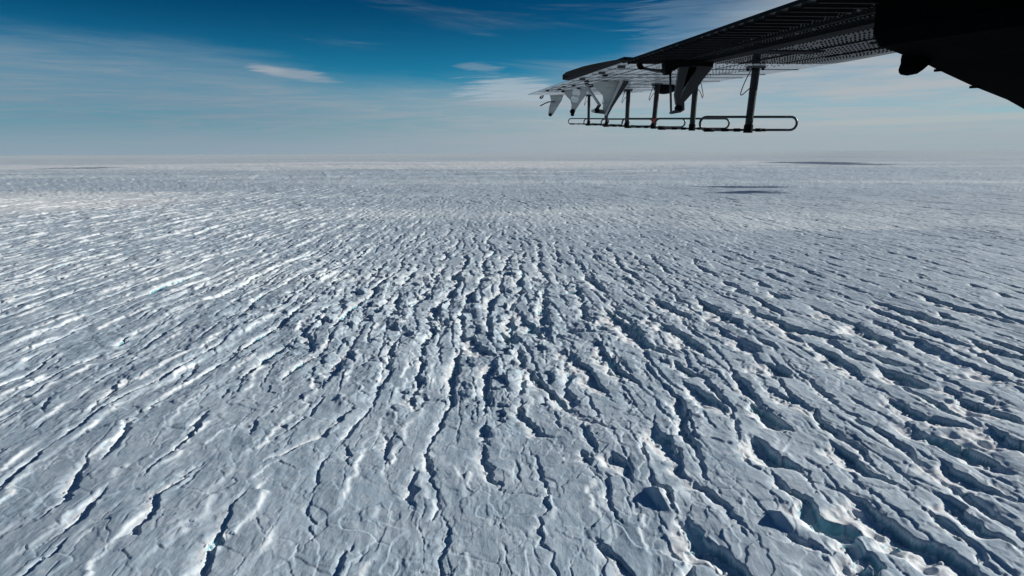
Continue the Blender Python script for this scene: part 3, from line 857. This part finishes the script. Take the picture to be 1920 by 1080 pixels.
plate('rod_fitting', [Z1(735, 515), Z1(760, 510), Z1(790, 530), Z1(830, 515), Z1(850, 535), Z1(830, 550), Z1(800, 535), Z1(765, 545), Z1(745, 540)], v3 + 0.5, 0.04, M_gdark, b3)
plate('bracket_base', [Z1(500, 590), Z1(530, 590), Z1(530, 612), Z1(505, 612)], 13.9, 0.05, M_black, b2)
pin(LV(*Z1(1150, 492), v3 + 0.05), 0.05, b3, M_gdark)
v4 = 6.9
b4 = plate('hinge_bracket', [Z2(400, 345), Z2(500, 350), Z2(470, 450), Z2(440, 560), Z2(415, 640), Z2(405, 720), Z2(385, 752), Z2(368, 735), Z2(355, 640), Z2(372, 540)], v4, 0.05, M_gdark, plane)
plate('brace', [Z2(600, 335), Z2(740, 350), Z2(690, 420), Z2(640, 480), Z2(585, 560), Z2(540, 610), Z2(450, 710), Z2(452, 790), Z2(412, 815), Z2(385, 785), Z2(395, 720), Z2(440, 600), Z2(520, 470)], v4 + 0.06, 0.06, M_gdark, b4)
plate('web', [Z2(495, 350), Z2(612, 335), Z2(520, 480), Z2(440, 600), Z2(408, 650), Z2(420, 600), Z2(465, 460)], v4 + 0.14, 0.04, M_black, b4)
plate('foot', [Z2(380, 780), Z2(415, 815), Z2(318, 832), Z2(305, 818), Z2(330, 805)], v4 + 0.02, 0.05, M_gdark, b4)
plate('bracket_cover', [Z2(330, 385), Z2(270, 435), Z2(255, 405), Z2(245, 300), Z2(300, 250), Z2(420, 240), Z2(640, 240), Z2(750, 290), Z2(740, 352), Z2(620, 345), Z2(400, 352), Z2(350, 392)], v4 - 0.35, 0.10, M_black, b4)
tube('push_rod', [LV(*Z2(306, 430), v4), LV(*Z2(315, 822), v4)], 0.012, M_gdark, b4)
tube('push_rod', [LV(*Z2(0, 360), v4), LV(*Z2(120, 385), v4), LV(*Z2(245, 405), v4)], 0.014, M_gdark, b4)
plate('crank', [Z2(215, 390), Z2(240, 360), Z2(262, 400), Z2(300, 415), Z2(310, 375), Z2(325, 330), Z2(345, 330), Z2(318, 430), Z2(275, 438), Z2(245, 415)], v4 - 0.02, 0.04, M_black, b4)
plate('crank', [Z2(-30, 325), Z2(20, 320), Z2(50, 370), Z2(25, 382), Z2(-10, 375)], v4 - 0.02, 0.04, M_black, b4)
pin(LV(*Z2(335, 345), v4 - 0.05), 0.022, b4, M_light); pin(LV(*Z2(390, 770), v4 - 0.03), 0.03, b4, M_black)
tube('bonding_wire', [LV(*Z2(a, b), v4) for a, b in ((385, 740), (360, 755), (352, 775), (360, 788))], 0.006, M_gdark, b4)

# antenna struts and folded dipoles
STR = [  # top px, bottom px, depth, half width px, loop half length (m)
 ((1418, 126), (1402, 249), 7.40, 6.6), ((1305, 150), (1297, 245), 9.80, 4.8), ((1233, 158), (1225, 241.5), 11.60, 4.2),
 ((1178.5, 167), (1175, 239), 14.30, 3.8), ((1139, 172), (1137, 236.5), 16.3, 2.6), ((1104.5, 176), (1103.5, 234.5), 18.30, 2.5)]
def foil(c, hw, hd):
    n = 14
    return [c + Vector((hw * math.cos(2 * math.pi * q / n), hd * math.sin(2 * math.pi * q / n), 0)) for q in range(n)]
for si, (tp, bp, v, hw) in enumerate(STR):
    a, b = LV(*tp, v), LV(*bp, v)
    a.z = max(a.z, 0.0) if si < 2 else a.z
    a = a + (a - b) * max(0.0, (0.02 - a.z) / (a.z - b.z)) if a.z < 0.02 else a
    w_ = hw / F * v
    rings = [foil(b + (a - b) * s, w_ * k, 0.05 * k) for s, k in ((0.12, 1.0), (0.55, 1.0), (0.56, 1.04), (0.985, 1.04))]
    vs, fs = loft(rings); st = obj('antenna_strut', vs, fs, M_strut, plane, False)
    vs, fs = loft([foil(b, w_ * 1.22, 0.058), foil(b + (a - b) * 0.11, w_ * 1.22, 0.058), foil(b + (a - b) * 0.125, w_ * 1.05, 0.053)])
    obj('strut_foot', vs, fs, M_black, st)
    boxl('mounting_flange', (a.x - w_ * 2.0, v - 0.10, -0.022), (a.x + w_ * 1.6, v + 0.10, -0.002), M_gdark, st)
    for q in (-1.6, 1.2):
        for dv_ in (-0.07, 0.07):
            pin_ = boxl('bolt', (a.x + q * w_ - 0.012, v + dv_ - 0.012, -0.045), (a.x + q * w_ + 0.012, v + dv_ + 0.012, -0.020), M_black, st)
    # cable loop beside the strut
    sg = 1 if si == 1 else -1
    x0 = w_
    path = []
    for q in range(17):
        s = q / 16.0
        an = math.pi * s
        px_ = sg * (x0 * 0.9 + 0.085 * math.sin(an) ** 0.7 * (0.55 + 0.75 * s) + (0.02 if s < .5 else 0))
        pz = -0.03 - 0.25 * math.sin(math.pi * min(s * 1.02, 1) * 0.80) ** 1.3 
        if si == 0: px_ = -(x0 * 0.6 + 0.115 * math.sin(an * 0.98) ** 0.8 * (0.65 + 0.6 * s)); pz = -0.01 - 0.29 * math.sin(an * 0.70) ** 1.4
        c = b + (a - b) * (1 + pz / (a.z - b.z))
        path.append(Vector((c.x + px_, v, pz)))
    tube('cable', path, 0.0052, M_black, st, n=6)
    # folded dipole: long closed loop along the line of flight
    hl, rr_, tr = 0.545, 0.070, 0.0135
    c = Vector((b.x + 0.0, v - 0.0, b.z + 0.018 + rr_ + 0.012))
    path = []
    for q in range(13):
        an = -math.pi / 2 + math.pi * q / 12
        path.append(c + Vector((hl - rr_ + rr_ * math.cos(an), 0, rr_ * math.sin(an))))
    for q in range(13):
        an = math.pi / 2 + math.pi * q / 12
        path.append(c + Vector((-hl + rr_ + rr_ * math.cos(an), 0, rr_ * math.sin(an))))
    dp = tube('dipole_antenna', path, tr, M_tube, plane, closed=True, n=12)
    for x0_, x1_, r_ in ((0.085, 0.15, 0.019), (0.15, 0.20, 0.0165), (-0.16, -0.09, 0.019), (-0.30, -0.22, 0.0165), (-hl + 0.05, -hl + 0.16, 0.019)):
        tube('clamp_sleeve', [c + Vector((x0_, 0, -rr_)), c + Vector((x1_, 0, -rr_))], r_, M_black, dp)
    if si == 2:
        boxl('tape_flag', (b.x - w_ * 1.05, v - 0.062, b.z + 0.10), (b.x + w_ * 0.9, v - 0.058, b.z + 0.17), M_red, st)

# small fittings near the tip
tube('static_wick', [LV(*Z1(a, b), 15.5) for a, b in ((285, 748), (330, 725), (372, 708), (438, 706))], 0.012, M_black, plane, n=6)
tube('tie_down_ring', [LV(*Z1(a, b), 16.0) for a, b in ((280, 672), (295, 650), (320, 645), (312, 662), (290, 676))], 0.014, M_black, plane, n=6)
for a, b in ((360, 590), (480, 575), (527, 550), (625, 538), (675, 565), (575, 600), (940, 435), (800, 545), (755, 493), (945, 495)):
    c = L(*Z1(a, b)); o = boxl('rubber_plug', (c.x - 0.03, c.y - 0.06, -0.02), (c.x + 0.03, c.y + 0.06, 0.001), M_black, wing_out)

# engine nacelle and the stub beneath it
vN = 3.2
npx = [(1641, -60), (1641, 30), (1636, 62), (1648, 88), (1674, 96), (1700, 106), (1735, 119), (1756, 130), (1790, 146), (1827, 163), (1860, 176), (1894, 189.5), (1920, 204), (1980, 240), (2080, 290), (2250, 330), (2600, 300), (2700, 100), (2700, -200), (2400, -420), (2000, -420), (1700, -300)]
ring0 = [LV(x, y, vN) for x, y in npx]
cc = sum(ring0, Vector()) / len(ring0)
rings = []
for dv_, k in ((-0.9, 0.80), (-0.7, 0.93), (-0.35, 0.985), (-0.05, 1.0), (0.0, 0.998), (0.03, 0.97), (0.05, 0.90)):
    rings.append([cc + (p - cc) * k + Vector((0, dv_, 0)) for p in ring0])
vs, fs = loft(rings)
nac = obj('engine_nacelle', vs, fs, M_nac, plane)
stub = []
for dv_, k in ((-0.08, 0.6), (-0.05, 0.9), (0, 1.0), (0.03, 0.9), (0.05, 0.6)):
    pts_ = [LV(x, y, vN) for x, y in ((1697, 100), (1697, 112), (1693, 122), (1690, 131), (1691, 137), (1695, 141), (1701, 142), (1707, 141), (1713, 137), (1722, 129), (1735, 118), (1745, 100))]
    c2 = sum(pts_, Vector()) / len(pts_)
    stub.append([c2 + (p - c2) * k + Vector((0, dv_, 0)) for p in pts_])
vs, fs = loft(stub); obj('drain_fairing', vs, fs, M_nac, nac)
tube('drain_pipe', [LV(1692, 103, vN), LV(1695, 109, vN), LV(1698, 112, vN)], 0.004, M_black, nac, n=6)
for px_, py_ in ((1761, 131.5), (1828, 163)):
    c = LV(px_, py_, vN); boxl('panel_catch', (c.x - 0.006, vN - 0.03, c.z - 0.006), (c.x + 0.006, vN + 0.03, c.z + 0.006), M_nac, nac)
